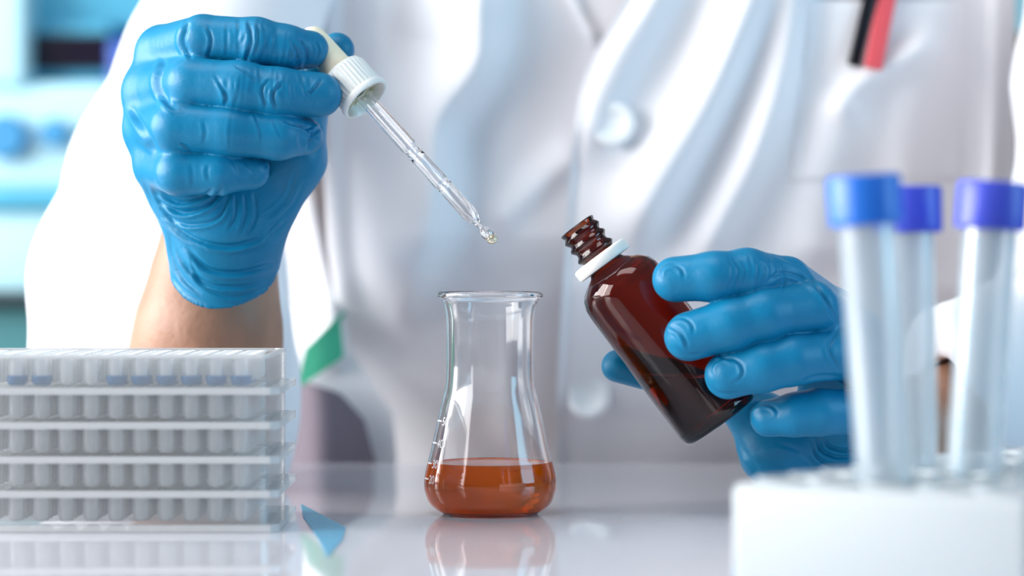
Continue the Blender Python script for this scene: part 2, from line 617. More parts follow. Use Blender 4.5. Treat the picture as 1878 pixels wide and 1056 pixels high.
i_ = [(2.7, -10), (2.75, 27), (2.7, 28.4), (2.1, 29.4), (2.5, 30.8), (2.1, 32.2), (2.65, 33.3), (2.75, 34), (2.75, 46.6), (2.6, 47.6), (2.1, 48.4), (2.6, 49.2), (2.75, 50), (2.75, 62), (2.2, 65), (.9, 67.2), (.45, 69), (.4, 72), (.45, 75), (.4, 77.3)]
MB().lathe([(r, t * s_) for r, t in tubep(o, i_)], 56, a, w, closed=True).build('glass_pipette', M['glass'], dropper, angle=70)
dc = a + w * 77.6 * s_
dp = MB().lathe([(0, -1.0), (1.3, -.9), (1.9, -.2), (2.15, .6), (2.0, 1.5), (1.3, 2.3), (0, 2.7)], 32, dc + np.array([0, 0, .5]), (w[0] * .3, w[1] * .3, -1)).build('liquid_drop', M['drop'])
tag(dp, 'small golden liquid drop hanging from the dropper tip', 'drop')

# ------------------------------------------------------------------ amber bottle
ba = P(1057, 414, 1100); bb = P(1325, 774, 1096)
bw = (bb - ba) / np.linalg.norm(bb - ba)
bs = np.linalg.norm(bb - ba) / 448.0     # mm per px along
bottle = empty('amber_bottle', Wd(bb)[0])
tag(bottle, 'small brown glass bottle without cap tilted in gloved hand above the bench', 'bottle')
bo = [(34, 0), (36, 2), (34.5, 6), (33, 9), (36.5, 14), (38.5, 18), (36, 22), (32.5, 26), (33, 29), (37.5, 33), (38.5, 37), (35, 41), (32, 45), (32.5, 50), (37.5, 55), (39, 59), (36, 63), (32, 67), (33, 88), (38, 96), (50, 103), (63, 111), (73, 122), (79, 137), (80.5, 152), (80.5, 300), (80.5, 425), (79, 437), (74, 445), (66, 448), (40, 446), (0, 443)]
bi = [(27, 0), (26, 30), (26, 88), (32, 98), (46, 108), (62, 119), (70, 132), (73, 150), (73, 420), (70, 432), (58, 438), (0, 436)]
pr = [(r * bs, t * bs) for r, t in bo[::-1]] + [(r * bs, t * bs) for r, t in bi]
# the screw thread climbs a little round the neck
MB().lathe(pr, 96, ba, bw).build('bottle_glass', M['amber'], bottle, angle=60)
MB().lathe([(r * bs, t * bs) for r, t in [(34, 68), (52, 68), (55, 70), (56, 73), (56, 86), (54, 89), (34, 90)]], 64, ba, bw).build('tamper_ring', M['ringw'], bottle)
bottle.children[-1]['label'] = 'white plastic ring round the brown neck'
# liquid left in the tilted bottle: the inner body cut level
bm = bmesh.new()
tmp = MB().lathe([(0, 100 * bs), (40 * bs, 106 * bs), (62 * bs, 120 * bs), (70.5 * bs, 134 * bs), (73.4 * bs, 150 * bs), (73.4 * bs, 420 * bs), (70.4 * bs, 432.5 * bs), (58 * bs, 438.4 * bs), (0, 436.4 * bs)], 64, ba, bw)
vs = [bm.verts.new(v) for v in tmp.V]
for f in tmp.F: bm.faces.new([vs[i] for i in f])
lev = P(1200, 690, 1098)
r_ = bmesh.ops.bisect_plane(bm, geom=bm.verts[:] + bm.edges[:] + bm.faces[:], plane_co=lev, plane_no=(0, 0, 1), clear_outer=True)
ed = [g for g in r_['geom_cut'] if isinstance(g, bmesh.types.BMEdge)]
bmesh.ops.contextual_create(bm, geom=ed)
bmesh.ops.recalc_face_normals(bm, faces=bm.faces)
bm.verts.index_update()
ol = mesh('bottle_liquid', [v.co[:] for v in bm.verts], [[v.index for v in f.verts] for f in bm.faces], M['oil'], angle=40)
tag(ol, 'golden brown liquid in the lower half of the tilted brown bottle', 'liquid')
bm.free()

# ------------------------------------------------------------------ microplates
PX0, PX1, PD0, PD1 = -211.5, -83.6, 1018.0, 1103.5
def make_plate():
    root = empty('microplate', Wd(((PX0 + PX1) / 2, (PD0 + PD1) / 2, 0))[0])
    ins = 4.0
    x0, x1, y0, y1 = PX0 + ins, PX1 - ins, PD0 + ins * .6, PD1 - ins * .6
    mb = MB()
    def shell(x0, x1, y0, y1, z0, z1, t, cut=0):
        V, F = [], []
        for (ax0, ax1, ay0, ay1) in ((x0, x1, y0, y1), (x0 + t, x1 - t, y0 + t, y1 - t)):
            for z in (z0, z1):
                V += [(ax0 + cut, ay0, z), (ax1 - cut, ay0, z), (ax1, ay0 + cut, z), (ax1, ay1 - cut, z), (ax1 - cut, ay1, z), (ax0 + cut, ay1, z), (ax0, ay1 - cut, z), (ax0, ay0 + cut, z)]
        for k in range(8):
            q = (k + 1) % 8
            F += [(k, q, 8 + q, 8 + k), (16 + q, 16 + k, 24 + k, 24 + q), (8 + k, 8 + q, 24 + q, 24 + k), (q, k, 16 + k, 16 + q)]
        mb.add(V, F)
    shell(x0, x1, y0, y1, 2.4, 14.2, 1.1, 2.0)
    mb.build('wall_shell', M['plate'], root, smooth=False)
    mb = MB()
    shell(PX0, PX1, PD0, PD1, 0, 2.5, 4.0, 3.0)
    mb.build('base_flange', M['plateedge'], root, smooth=False)
    mb = MB()
    shell(x0 - .2, x1 + .2, y0 - .2, y1 + .2, 13.0, 14.3, 2.0, 2.2)
    mb.build('top_rim', M['plateedge'], root, smooth=False)
    # deck with 96 wells hanging from it
    mb = MB()
    cx0, cy0 = (PX0 + PX1) / 2 - 49.5, (PD0 + PD1) / 2 - 31.5
    S = 16
    for i in range(12):
        for j in range(8):
            c = (cx0 + 9 * i, cy0 + 9 * j, 0)
            mb.lathe([(3.95, 13.2), (3.55, 13.6), (3.35, 13.2), (3.2, 4.6), (2.4, 3.4), (0, 3.0)], S, c)
            ring = [(c[0] + 3.95 * math.cos(2 * math.pi * k / S), c[1] + 3.95 * math.sin(2 * math.pi * k / S), 13.2) for k in range(S)]
            sq = []
            for k in range(S):
                an = 2 * math.pi * k / S
                q = 4.5 / max(abs(math.cos(an)), abs(math.sin(an)))
                sq.append((c[0] + q * math.cos(an), c[1] + q * math.sin(an), 13.2))
            mb.add(ring + sq, [(k, (k + 1) % S, S + (k + 1) % S, S + k) for k in range(S)])
    mb.build('well_block', M['wells'], root)
    return root

def copy_tree(o, parent=None):
    c = o.copy(); COL.objects.link(c)
    if parent: c.parent = parent
    for ch in o.children: copy_tree(ch, c)
    return c

plate = make_plate()
where = ['bottom of the stack, on the bench', 'second from the bottom of the stack', 'middle one of the stack of five', 'second from the top, under the plate holding dye', 'top of the stack, with blue dye in its wells']
for k in range(5):
    p = plate if k == 0 else copy_tree(plate)
    p.location.z = TZ + .0123 * k + .0002
    tag(p, 'clear plastic well plate, ' + where[k], 'well plate', 'stacked clear well plates')
zt = 12.3 * 4 + .2
ordn = ['first', 'second', 'third', 'fourth', 'fifth', 'sixth', 'seventh', 'eighth', 'ninth', 'tenth', 'eleventh', 'twelfth']
cx0, cy0 = (PX0 + PX1) / 2 - 49.5, (PD0 + PD1) / 2 - 31.5
for col in (11, 10, 9, 8, 7, 6, 3, 2):
    for row in ((0, 1, 2, 3) if col == 11 else (0, 1) if col > 5 else (0,)):
        c = (cx0 + 9 * col, cy0 + 9 * row, zt)
        rr = 1.0 if row == 0 else .55
        d = MB().lathe([(0, 2.8), (2.8, 3.0), (3.8, 4.4 - (1 - rr)), (3.85, 5.9 * rr + .6), (1.2, 5.0 * rr + .3), (0, 4.9 * rr + .2)], 20, c).build('dye_pool', M['dye'])
        tag(d, 'blue dye, %s well from the bare end of the top plate, %s' % (ordn[11 - col], ['front row', 'second row', 'third row', 'fourth row'][row]), 'dye', 'blue dye in the top plate')

# ------------------------------------------------------------------ tube rack and tubes
RA = math.radians(35)
e1 = np.array([math.cos(RA), -math.sin(RA), 0]); e2 = np.array([math.sin(RA), math.cos(RA), 0])
RC = np.array([64.0, 840.0, 0])
rack = empty('tube_rack', Wd(RC)[0])
tag(rack, 'frosted white plastic rack on the bench holding three conical tubes', 'tube rack')
Rr = np.stack([e1, e2, [0, 0, 1]], 1)
def rk(x, y, z): return RC + e1 * x + e2 * y + np.array([0, 0, z])
tubes = [dict(u=1583, d=836, tilt=4.2, cap='cap', lab='conical plastic tube with plain blue cap, nearest the brown bottle'),
         dict(u=1664, d=900, tilt=0.8, cap='cap2', lab='conical plastic tube with violet-blue cap partly behind the plain blue one'),
         dict(u=1822, d=872, tilt=-4.0, cap='cap2', lab='conical plastic tube with printed scale standing apart, farthest from the brown bottle')]
W1, W2, HR = 97.0, 190.0, 32.0
MB().box((0, 0, 0), (W1, W2, HR), 3.5, R=Rr, org=RC).build('rack_body', M['rack'], rack)
mb = MB()
for i in range(5):
    for j in range(9):
        mb.lathe([(8.9, HR - .2), (10.4, HR - .2), (10.6, HR + .5), (10.2, HR + 1.0), (9.2, HR + 1.0), (8.9, HR + .5)], 28, rk(13 + i * 17.8, 14 + j * 20.0, 0), closed=True)
mb.build('hole_collars', M['rack'], rack)

def tube_build(T):
    t = math.radians(T['tilt'])
    w_ = np.array([-math.sin(t), 0, math.cos(t)])
    top = P(T['u'], 322 if T['cap'] == 'cap' else (334 if T['u'] > 1700 else 342), T['d'])
    base = top - w_ * 119
    base_t = base
    root = empty('conical_tube', Wd(base_t)[0])
    tag(root, T['lab'], 'tube', 'tubes in the frosted rack')
    prof = [(0, 0), (1.5, .1), (2.6, 1.2), (8.2, 22), (8.45, 24), (8.45, 108), (7.5, 108), (7.4, 24), (7.1, 22), (1.9, 2.2), (0, 1.5)]
    MB().lathe(prof, 48, base_t, w_).build('tube_body', M['tube'], root)
    def rb(an, r, z): return r + (.35 * max(0, math.cos(an * 30)) if r > 10.7 and 106 < z < 117.5 else 0)
    MB().lathe([(8.6, 104.5), (10.6, 104.5), (10.9, 105.3), (10.9, 106), (10.9, 118), (10.4, 118.9), (9.4, 119.2), (0, 119.2)], 120, base_t, w_, ripple=rb).build('screw_cap', M[T['cap']], root)
    if T['u'] > 1700:
        mb = MB()
        ex = np.array([math.cos(t), 0, math.sin(t)]); ey = np.array([0, 1.0, 0])
        for side in (-.75, .85):
            for k in range(26):
                z = 30 + k * 2.8
                L_ = .42 if k % 5 == 0 else .26
                V = []
                for q in range(4):
                    an = side - L_ / 2 + L_ * q / 3
                    for dz in (-.4, .4):
                        V.append(base_t + w_ * (z + dz) + 8.55 * (ex * math.sin(an) - ey * math.cos(an)))
                mb.add(V, [(2 * q, 2 * q + 2, 2 * q + 3, 2 * q + 1) for q in range(3)])
        mb.build('printed_scale', M['label'], root, smooth=False)
for T in tubes: tube_build(T)

# thin flat blue patch lying on the bench
p0, p1, p2, p3 = (P(u, v, 97 * FPX / (v - CY)) for u, v in ((552, 925), (634, 968), (628, 990), (600, 1022)))
mb = MB()
vv = [np.array([q[0], q[1], .3]) for q in (p0, p1, p2, p3, P(585, 990, 97 * FPX / 510), P(556, 948, 97 * FPX / 468))]
vl = [np.array([q[0], q[1], .02]) for q in vv]
n = len(vv)
mb.add(vv + vl, [tuple(range(n))] + [tuple(range(n, 2 * n))[::-1]] + [(i, (i + 1) % n, n + (i + 1) % n, n + i) for i in range(n)])
lb = mb.build('flat_blue', M['label'], smooth=False)
tag(lb, 'thin flat blue patch on the bench beside the plate stack', 'label')

# ------------------------------------------------------------------ hands
def mk(pts, D, s):
    return [(P(u, v, D + o_), r / s) for (u, v, o_, r) in pts]

def hand(fingers, prox, palm, thumb, cuff, cutplane, res, lo, hi, D, folds, kp=9.0, bulges=()):
    s = FPX / D
    G, org = grid(lo, hi, res)
    base = None
    for ch in palm:
        d = chain_d(G, mk(ch, D, s), 8)
        base = d if base is None else smin(base, d, kp)
    for ch in prox:
        base = smin(base, chain_d(G, mk(ch, D, s), 4), 5.0)
    for ch in cuff:
        base = smin(base, chain_d(G, mk(ch, D, s), 6), 7.0)
    base = smin(base, chain_d(G, mk(thumb[0], D, s), 4), 5)
    fin = chain_d(G, mk(thumb[1], D, s), 2.5)
    for ch in fingers:
        fin = smin(fin, chain_d(G, mk(ch, D, s), 3.0), .25)
    f = smin(base, fin, 1.3)
    if cutplane is not None:
        p, n = cutplane
        f = np.maximum(f, (G[0] - p[0]) * n[0] + (G[1] - p[1]) * n[1] + (G[2] - p[2]) * n[2])
    V, F = nets(f, res, org)
    V = relax(V, F, 1, .5)
    folds = [(p, w_ * .85, d_ * 1.2, l_) for (p, w_, d_, l_) in folds]
    return crease(V, F, folds), F

person = empty('person', Wd((90, 1580, -750))[0])
tag(person, 'person seated behind the bench in white lab coat and blue gloves, holding dropper and bottle', 'person')

# right hand of the person (at the left of the photo), holding the dropper
D = 1126
RF = dict(
    index=[(372, 72, -6, 45), (470, 78, -9, 44), (522, 88, -7, 41), (568, 91, -2, 35)],
    middle=[(352, 153, -13, 47), (440, 160, -17, 46), (510, 170, -16, 44), (586, 174, -11, 41)],
    ring=[(322, 233, -15, 47), (420, 240, -17, 45), (510, 248, -14, 43), (557, 250, -6, 35)],
    pinky=[(327, 316, -13, 42), (400, 317, -14, 38), (462, 315, -9, 32)],
)
fx = []
for i, (k, n_, h_) in enumerate((('index', 15, 42), ('middle', 17, 42), ('ring', 5, 34), ('pinky', 4, 28))):
    ch = [(p[0], p[1]) for p in RF[k]]
    fx += cross_wrinkles(ch, .22, .98, n_, h_, 3.8, .2, .3, seed=10 + i)
fx += [
    # gathered nitrile over the knuckles and between them
    ([(347, 40), (335, 75), (352, 108)], 5, 1.1, .6), 
    ([(305, 110), (290, 150), (305, 185), (325, 200)], 6, 1.2, .6),
    ([(240, 195), (262, 235), (290, 280)], 6, 1.2, .7),
    
    ([(380, 46), (388, 75), (380, 108)], 3.5, .5, .6), ([(455, 38), (462, 75), (450, 112)], 4, .55, .7), ([(470, 42), (474, 70), (466, 104)], 3, .4, .7),
    ([(548, 70), (562, 95), (560, 120)], 4, .8, .7), ([(535, 78), (545, 100), (540, 118)], 3, .5, .7), ([(575, 70), (585, 92), (578, 112)], 3, .5, .6),
    ([(590, 145), (575, 165), (560, 175)], 3, .6, .7), ([(520, 150), (500, 175), (508, 200)], 3.5, .6, .7),
    ([(495, 145), (480, 165), (488, 195)], 3, .5, .7), ([(430, 120), (455, 135), (470, 150)], 3, .4, .7), ([(400, 150), (415, 175), (412, 195)], 3, .5, .6),
    ([(590, 232), (570, 250), (565, 275)], 4, .9, .7), ([(540, 225), (565, 240), (588, 262)], 3.5, .7, .7), ([(520, 222), (550, 232), (580, 236)], 3, .6, .7),
    ([(330, 262), (345, 272), (352, 278)], 3, .5, .5), ([(488, 290), (496, 305), (488, 325)], 3, .7, .8),
    # folds under the little finger and round the heel of the palm
    ([(285, 352), (330, 372), (370, 362), (392, 345)], 4, 1.0, .8), ([(290, 368), (335, 390), (385, 375), (412, 340)], 4.5, 1.2, .8),
    ([(300, 395), (345, 412), (400, 400), (425, 350)], 4, .8, .8), ([(278, 335), (300, 385), (345, 432), (420, 452), (500, 430)], 5, 1.0, .8),
    ([(262, 330), (290, 385), (330, 430), (380, 458)], 3.5, .6, .7),
    ([(430, 350), (432, 390), (418, 425)], 3.5, .5, .7), ([(448, 352), (450, 392), (440, 430)], 3.5, .5, .7), ([(465, 350), (470, 395), (452, 435)], 4, .55, .7),
    ([(560, 330), (535, 380), (480, 430)], 5, .5, .7), ([(545, 310), (520, 370), (470, 410)], 4, .4, .7), ([(530, 400), (480, 450), (420, 470)], 4, .6, .7),
    ([(340, 450), (380, 492), (440, 500), (510, 480)], 5, 1.0, .8), ([(318, 440), (335, 480), (380, 520), (450, 525), (505, 505)], 4, .7, .8),
    ([(310, 420), (318, 470), (335, 510), (370, 540)], 4, .7, .7), ([(350, 470), (370, 520), (430, 545), (495, 520)], 4, .5, .8),
    ([(306, 500), (340, 548), (400, 566), (460, 560), (510, 505)], 5, -.7, 0),
]
s = FPX / D
V, F = hand(
    fingers=list(RF.values()),
    prox=[[(300, 95, 22, 50), (372, 72, -6, 45)], [(282, 168, 20, 56), (352, 153, -13, 47)], [(278, 238, 16, 50), (322, 233, -15, 47)], [(292, 302, 10, 44), (327, 316, -13, 42)]],
    palm=[[(405, 430, 26, 74), (300, 100, 24, 48)], [(405, 430, 26, 74), (282, 172, 22, 56)], [(400, 430, 24, 74), (280, 240, 20, 50)], [(395, 425, 20, 72), (298, 305, 14, 46)],
          [(460, 420, 22, 66), (535, 290, 20, 58), (545, 222, 24, 51)], [(430, 400, 20, 70), (450, 300, 22, 70)], [(460, 250, 30, 60), (380, 150, 34, 60)]],
    thumb=([(545, 222, 24, 51), (572, 150, 28, 42)], [(572, 150, 28, 42), (600, 112, 24, 37), (618, 92, 18, 33)]),
    cuff=[[(412, 420, 24, 96), (414, 600, 36, 116)]],
    cutplane=(P(412, 572, 1126 + 8), -np.array([0, -.70, .714]) * 1.0),
    res=.6, lo=(-165, 1078, 55), hi=(-55, 1195, 198), D=D, folds=fx)
g = mesh('glove', V, F, M['glove'], person, angle=None)
g['label'] = 'blue nitrile glove on the hand with the dropper'

# left hand of the person (at the right of the photo), holding the bottle
D = 1095
LF = dict(
    index=[(1442, 517, -10, 46), (1370, 503, -21, 45), (1310, 507, -25, 43), (1238, 512, -22, 41)],
    middle=[(1490, 563, -16, 47), (1400, 578, -25, 46), (1340, 595, -27, 46), (1263, 617, -25, 44)],
    ring=[(1540, 648, -14, 46), (1450, 660, -24, 45), (1400, 672, -26, 44), (1335, 688, -24, 42)],
    pinky=[(1580, 755, -6, 42), (1500, 756, -14, 41), (1460, 760, -15, 38), (1410, 767, -12, 34)],
)
fx = []
ch = [(1442, 517), (1370, 503), (1310, 507)]
for k, x in enumerate((1340, 1352, 1365, 1376, 1388, 1400, 1412, 1424, 1437)):
    fx.append(([(x - 6 + 3 * math.sin(k * 5), 466 + 6 * (k % 3)), (x + 2, 495), (x - 5 - 4 * math.sin(k * 3), 540 - 9 * (k % 4))], 2.8, .34 * (.4 + .6 * math.sin(k * 2.1) ** 2), .7))
for (x, y, rx_, ry_, an) in ((1232, 505, 22, 20, 0), (1246, 606, 26, 24, 10), (1333, 680, 30, 24, -5), (1400, 760, 26, 20, 0)):
    pts = [(x + rx_ * math.cos(t), y + ry_ * math.sin(t)) for t in np.linspace(2.6, 6.6 if x != 1333 else 7.6, 9)]
    fx.append((pts, 3.6, .5, .7))
fx += [([(1226, 596), (1250, 612), (1262, 640)], 4, .6, .7), ([(1236, 635), (1262, 650), (1290, 648)], 3.5, .4, .6), ([(1296, 700), (1320, 722), (1360, 720)], 4, .5, .6),
       ([(1290, 650), (1320, 652), (1352, 668)], 3, .3, .6),
       ([(1400, 520), (1440, 500), (1500, 530), (1530, 590)], 4, .6, .6), ([(1480, 500), (1510, 540), (1540, 600)], 4, .5, .6), ([(1420, 466), (1470, 490), (1500, 530)], 4, .4, .7),
       ([(1470, 700), (1500, 690), (1545, 690)], 4, .5, .6), ([(1540, 600), (1520, 640), (1540, 680)], 4, .5, .6),
       ([(1500, 800), (1505, 825), (1535, 838), (1570, 836)], 3.5, .9, .8), ([(1512, 800), (1520, 818), (1545, 826), (1575, 824)], 3.2, .9, .8), ([(1490, 806), (1500, 840), (1540, 856), (1580, 850)], 3.2, .7, .8),
       ([(1340, 790), (1380, 850), (1400, 880)], 6, .4, .7), ([(1420, 810), (1470, 830), (1500, 860)], 5, .3, .7)]
V, F = hand(
    fingers=list(LF.values()),
    prox=[[(1528, 582, 12, 50), (1442, 517, -10, 46)], [(1570, 620, 10, 50), (1490, 563, -16, 47)], [(1600, 680, 10, 48), (1540, 648, -14, 46)], [(1615, 752, 14, 44), (1580, 755, -6, 42)]],
    palm=[[(1528, 582, 14, 50), (1520, 830, 42, 72)], [(1570, 620, 14, 50), (1530, 830, 42, 72)], [(1600, 680, 14, 48), (1540, 830, 42, 72)], [(1610, 750, 16, 44), (1550, 830, 42, 70)],
          [(1500, 840, 40, 72), (1425, 822, 34, 66), (1400, 770, 36, 52)]],
    thumb=([(1425, 800, 36, 60), (1340, 730, 34, 38)], [(1340, 730, 34, 38), (1230, 695, 31, 33), (1133, 671, 27, 31)]),
    cuff=[[(1530, 830, 42, 74), (1640, 815, 70, 80)]],
    cutplane=(P(1628, 815, 1165), np.array([.86, .45, .15])),
    res=.6, lo=(28, 1050, 1), hi=(160, 1200, 112), D=D, folds=fx, kp=8)
g = mesh('glove', V, F, M['glove'], person, angle=None)
g['label'] = 'blue nitrile glove on the hand with the bottle'

# ------------------------------------------------------------------ body (one continuous skin surface)
def mmc(*a): return np.array(a, float)
G, org = grid((-330, 930, -750), (480, 1760, 500), 6.0)
b_ = chain_d(G, [(mmc(90, 1610, -255), 120), (mmc(90, 1620, -60), 118), (mmc(90, 1590, 160), 120)], 30)
b_ = smin(b_, chain_d(G, [(mmc(-40, 1580, 190), 60), (mmc(90, 1580, 215), 60), (mmc(220, 1580, 190), 60)], 30), 40)
b_ = smin(b_, chain_d(G, [(mmc(90, 1580, 200), 55), (mmc(90, 1560, 300), 52)], 10), 30)
b_ = smin(b_, chain_d(G, [(mmc(90, 1550, 330), 62), (mmc(90, 1550, 400), 80)], 20), 20)
b_ = smin(b_, chain_d(G, [(mmc(90, 1471, 348), 9), (mmc(90, 1464, 330), 12)], 4), 10)
for x in (10, 170): b_ = smin(b_, chain_d(G, [(mmc(x, 1550, 345), 10), (mmc(x, 1552, 372), 12)], 4), 5)
# right arm: shoulder, elbow, forearm, wrist, palm core
s = FPX / 1126
b_ = smin(b_, chain_d(G, [(mmc(-95, 1560, 190), 50), (P(405, 120, 1385), 38), (P(330, 330, 1348), 38), (P(345, 850, 1262), 36)], 10), 30)
b_ = smin(b_, chain_d(G, [(P(345, 850, 1262), 36), (P(372, 690, 1198), 31), (P(383, 600, 1188), 29), (P(396, 480, 1192), 24), (P(400, 410, 1190), 19), (P(410, 390, 1156), 10)], 10), 14)
# left arm
b_ = smin(b_, chain_d(G, [(mmc(250, 1570, 170), 55), (mmc(310, 1450, 60), 44), (P(2010, 720, 1300), 36)], 10), 30)
b_ = smin(b_, chain_d(G, [(P(2010, 720, 1300), 36), (P(1840, 745, 1230), 30), (P(1700, 790, 1180), 22), (P(1600, 812, 1150), 16), (P(1560, 800, 1138), 13)], 10), 14)
# seated legs
for x in (0, 180):
    b_ = smin(b_, chain_d(G, [(mmc(x + (x - 90) * .1, 1600, -280), 82), (mmc(x + (x - 90) * .5, 1110, -270), 62), (mmc(x + (x - 90) * .5, 1130, -690), 42)], 30), 30)
    b_ = smin(b_, chain_d(G, [(mmc(x + (x - 90) * .5, 1150, -715), 34), (mmc(x + (x - 90) * .5, 1000, -722), 28)], 20), 20)
b_ = np.where((G[1] < 1385) & (G[2] > -60), np.maximum(b_, 2.0 - G[2]), b_)
V, F = nets(b_, 6.0, org)
V = relax(V, F, 2)
body = mesh('body', V, F, M['skin'], person, angle=None)
del G, b_
# stool under the person, hidden below the bench
stool = empty('lab_stool', Wd((90, 1610, -750))[0])
tag(stool, 'round dark lab stool under the seated person', 'stool')
MB().lathe([(0, 320), (170, 320), (185, 332), (185, 352), (170, 360), (0, 360)], 40, (90, 1610, -750)).build('seat', M['darkp'], stool)
MB().lathe([(25, 20), (25, 322)], 20, (90, 1610, -750)).build('column', M['metal'], stool)
MB().lathe([(0, 0), (230, 0), (230, 12), (30, 28), (0, 28)], 40, (90, 1610, -750)).build('base', M['metal'], stool)

# ------------------------------------------------------------------ lab coat
def folds_depth(U, Vv, folds):
    d = np.zeros(U.shape)
    for (pts, wl, wr, amp) in folds:
        pl = catmull(pts, 6)
        dd, sg, fr = poly_dist(U, Vv, pl)
        wdt = np.where(sg > 0, wl, wr)        # sg>0: left-hand side when the line runs downwards
        tape = np.clip(np.minimum(fr, 1 - fr) * 5, 0, 1)
        tape = tape * tape * (3 - 2 * tape)
        d -= amp * np.exp(-(dd / wdt) ** 2) * tape
    return d

def panel(name, edge_l, edge_r, v0, v1, nu, nv, depth, thick, parent, back=None, mat_=None):
    """cloth sheet between two edge curves (functions v -> u), with real thickness"""
    vs_ = np.linspace(v0, v1, nv)
    ts = np.linspace(0, 1, nu)
    U = np.array([[edge_l(v) + (edge_r(v) - edge_l(v)) * t for t in ts] for v in vs_])
    Vg = np.repeat(vs_[:, None], nu, 1)
    Dm = depth(U, Vg)
    X = (U - CX) / FPX * 1400
    Z = 97 - (Vg - CY) / FPX * 1400
    # keep the frame position at the true depth
    X = (U - CX) / FPX * Dm; Z = 97 - (Vg - CY) / FPX * Dm
    Fr = np.stack([X, Dm, Z], -1).reshape(-1, 3)
    Bk = Fr + np.array([0, thick, 0])
    idx = np.arange(nu * nv).reshape(nv, nu)
    f1 = np.stack([idx[:-1, :-1], idx[1:, :-1], idx[1:, 1:], idx[:-1, 1:]], -1).reshape(-1, 4)
    n_ = nu * nv
    Fs = [f1, f1[:, ::-1] + n_]
    for line, rev in ((idx[:, 0], 0), (idx[:, -1], 1), (idx[0, :], 1), (idx[-1, :], 0)):
        q = np.stack([line[:-1], line[:-1] + n_, line[1:] + n_, line[1:]], -1)
        Fs.append(q if not rev else q[:, ::-1])
    return mesh(name, np.concatenate([Fr, Bk]), np.concatenate(Fs), mat_ or M['coat'], parent, angle=70)

def curve_fn(pts):
    pts = np.array(pts, float)
    return lambda v: float(np.interp(v, pts[:, 1], pts[:, 0]))

nz_ph = rng.uniform(0, 6.28, 12)
def gentle(U, V):
    return (1.2 * np.sin(U / 61 + V / 170 + nz_ph[0]) + .9 * np.sin(U / 37 - V / 210 + nz_ph[1]) + .8 * np.sin(V / 90 + U / 140 + nz_ph[2]))

FL = [
    ([(596, -150), (598, 100), (606, 320), (622, 520), (650, 680)], 30, 40, 16),
    ([(690, -150), (690, 60), (676, 300), (690, 480), (700, 600)], 40, 50, 12),
    ([(872, -150), (878, 40), (868, 120), (800, 220), (790, 340), (770, 470), (690, 640)], 90, 46, 30),
    ([(890, 430), (960, 360), (1030, 300), (1080, 270)], 30, 34, 5),
    ([(1020, -80), (1060, 20), (1100, 90)], 8, 14, 5),
    ([(960, 500), (970, 700), (950, 860)], 60, 60, 5),
]
def depthL(U, V):
    base = 1398 + ((U - 1050) / 520.) ** 2 * 30
    belly = np.clip((V - 430) / 420., 0, 1.4) ** 1.3 * 80      # cloth falls back below the chest
    return base + belly + folds_depth(U, V, FL) + gentle(U, V) * .8
FR = [
    ([(1255, -150), (1205, -10), (1130, 110), (1085, 210), (1065, 330)], 40, 50, 13),
    ([(1430, -150), (1365, 30), (1290, 200), (1190, 370), (1120, 500)], 60, 38, 20),
    ([(1475, -150), (1440, 100), (1385, 280), (1300, 450), (1270, 560)], 42, 34, 15),
    ([(1740, 60), (1650, 110), (1570, 160), (1520, 230)], 26, 30, 8),
    ([(1560, 160), (1530, 260), (1505, 400), (1500, 520)], 60, 60, 8),
    ([(1760, -100), (1700, 150), (1660, 350), (1640, 560)], 60, 60, 7),
    ([(1830, -100), (1822, 150), (1815, 400), (1800, 600)], 16, 20, 5),
]
edgeR = [(1235, -150), (1180, -60), (1142, 10), (1090, 100), (1064, 170), (1048, 280), (1040, 400), (1030, 560), (1022, 700), (1018, 1000)]
eR = curve_fn(edgeR)
def depthR(U, V):
    base = 1388 + ((U - 1200) / 640.) ** 2 * 34
    belly = np.clip((V - 520) / 420., 0, 1.4) ** 1.3 * 52
    E = np.vectorize(eR)(V)
    x = U - E
    roll = 3.0 * np.exp(-(x / 7.0) ** 2)               # thickness of the hem at the edge
    stitch = .8 * np.exp(-((x - 18) / 4.0) ** 2)
    pocket = np.where((U > 1490 - (V + 5) * .12) & (U < 1760 - (V + 5) * .02) & (V > 8) & (V < 330), -1.2, 0)
    return base + belly + folds_depth(U, V, FR) + gentle(U, V) * .8 - roll + stitch + pocket
coat = panel('lab_coat', curve_fn([(585, -150), (588, 200), (600, 450), (628, 640), (640, 1000)]), curve_fn([(1300, -150), (1215, 0), (1150, 150), (1110, 1000)]), -150, 1000, 150, 210, depthL, 1.5, person)
coat['label'] = 'white cotton lab coat'
panel('front_panel', eR, lambda v: 1862.0, -150, 1000, 200, 230, depthR, 1.5, coat)
def depthV(U, V): return depthR(U, V) - 0
def button(u, v, dd):
    c = P(u, v, float(depthR(np.array([[u]], float), np.array([[v]], float))[0, 0]) - dd)
    mb = MB()
    mb.lathe([(0, 1.6), (5.2, 1.6), (6.2, 2.4), (8.6, 2.9), (10.2, 2.3), (10.7, 1.2), (10.3, 0), (0, 0)], 48, c, (-.12, -1, .08))
    bt = mb.build('button', M['button'], coat)
    mb = MB()
    for sx_ in (-1.5, 1.5):
        for sz_ in (-1.5, 1.5):
            mb.lathe([(0, 2.0), (.7, 2.0), (.9, 1.5)], 12, c + np.array([sx_, 0, sz_]), (-.12, -1, .08))
    mb.add([c + np.array(q) for q in ((-1.7, -2.3, -1.3), (-1.3, -2.3, -1.7), (1.7, -2.3, 1.3), (1.3, -2.3, 1.7), (-1.7, -1.3, -1.3), (-1.3, -1.3, -1.7), (1.7, -1.3, 1.3), (1.3, -1.3, 1.7))], [(0, 1, 2, 3), (0, 4, 5, 1), (2, 6, 7, 3)])
    return bt
button(1125, 228, 1.5); button(1081, 728, 1.5)

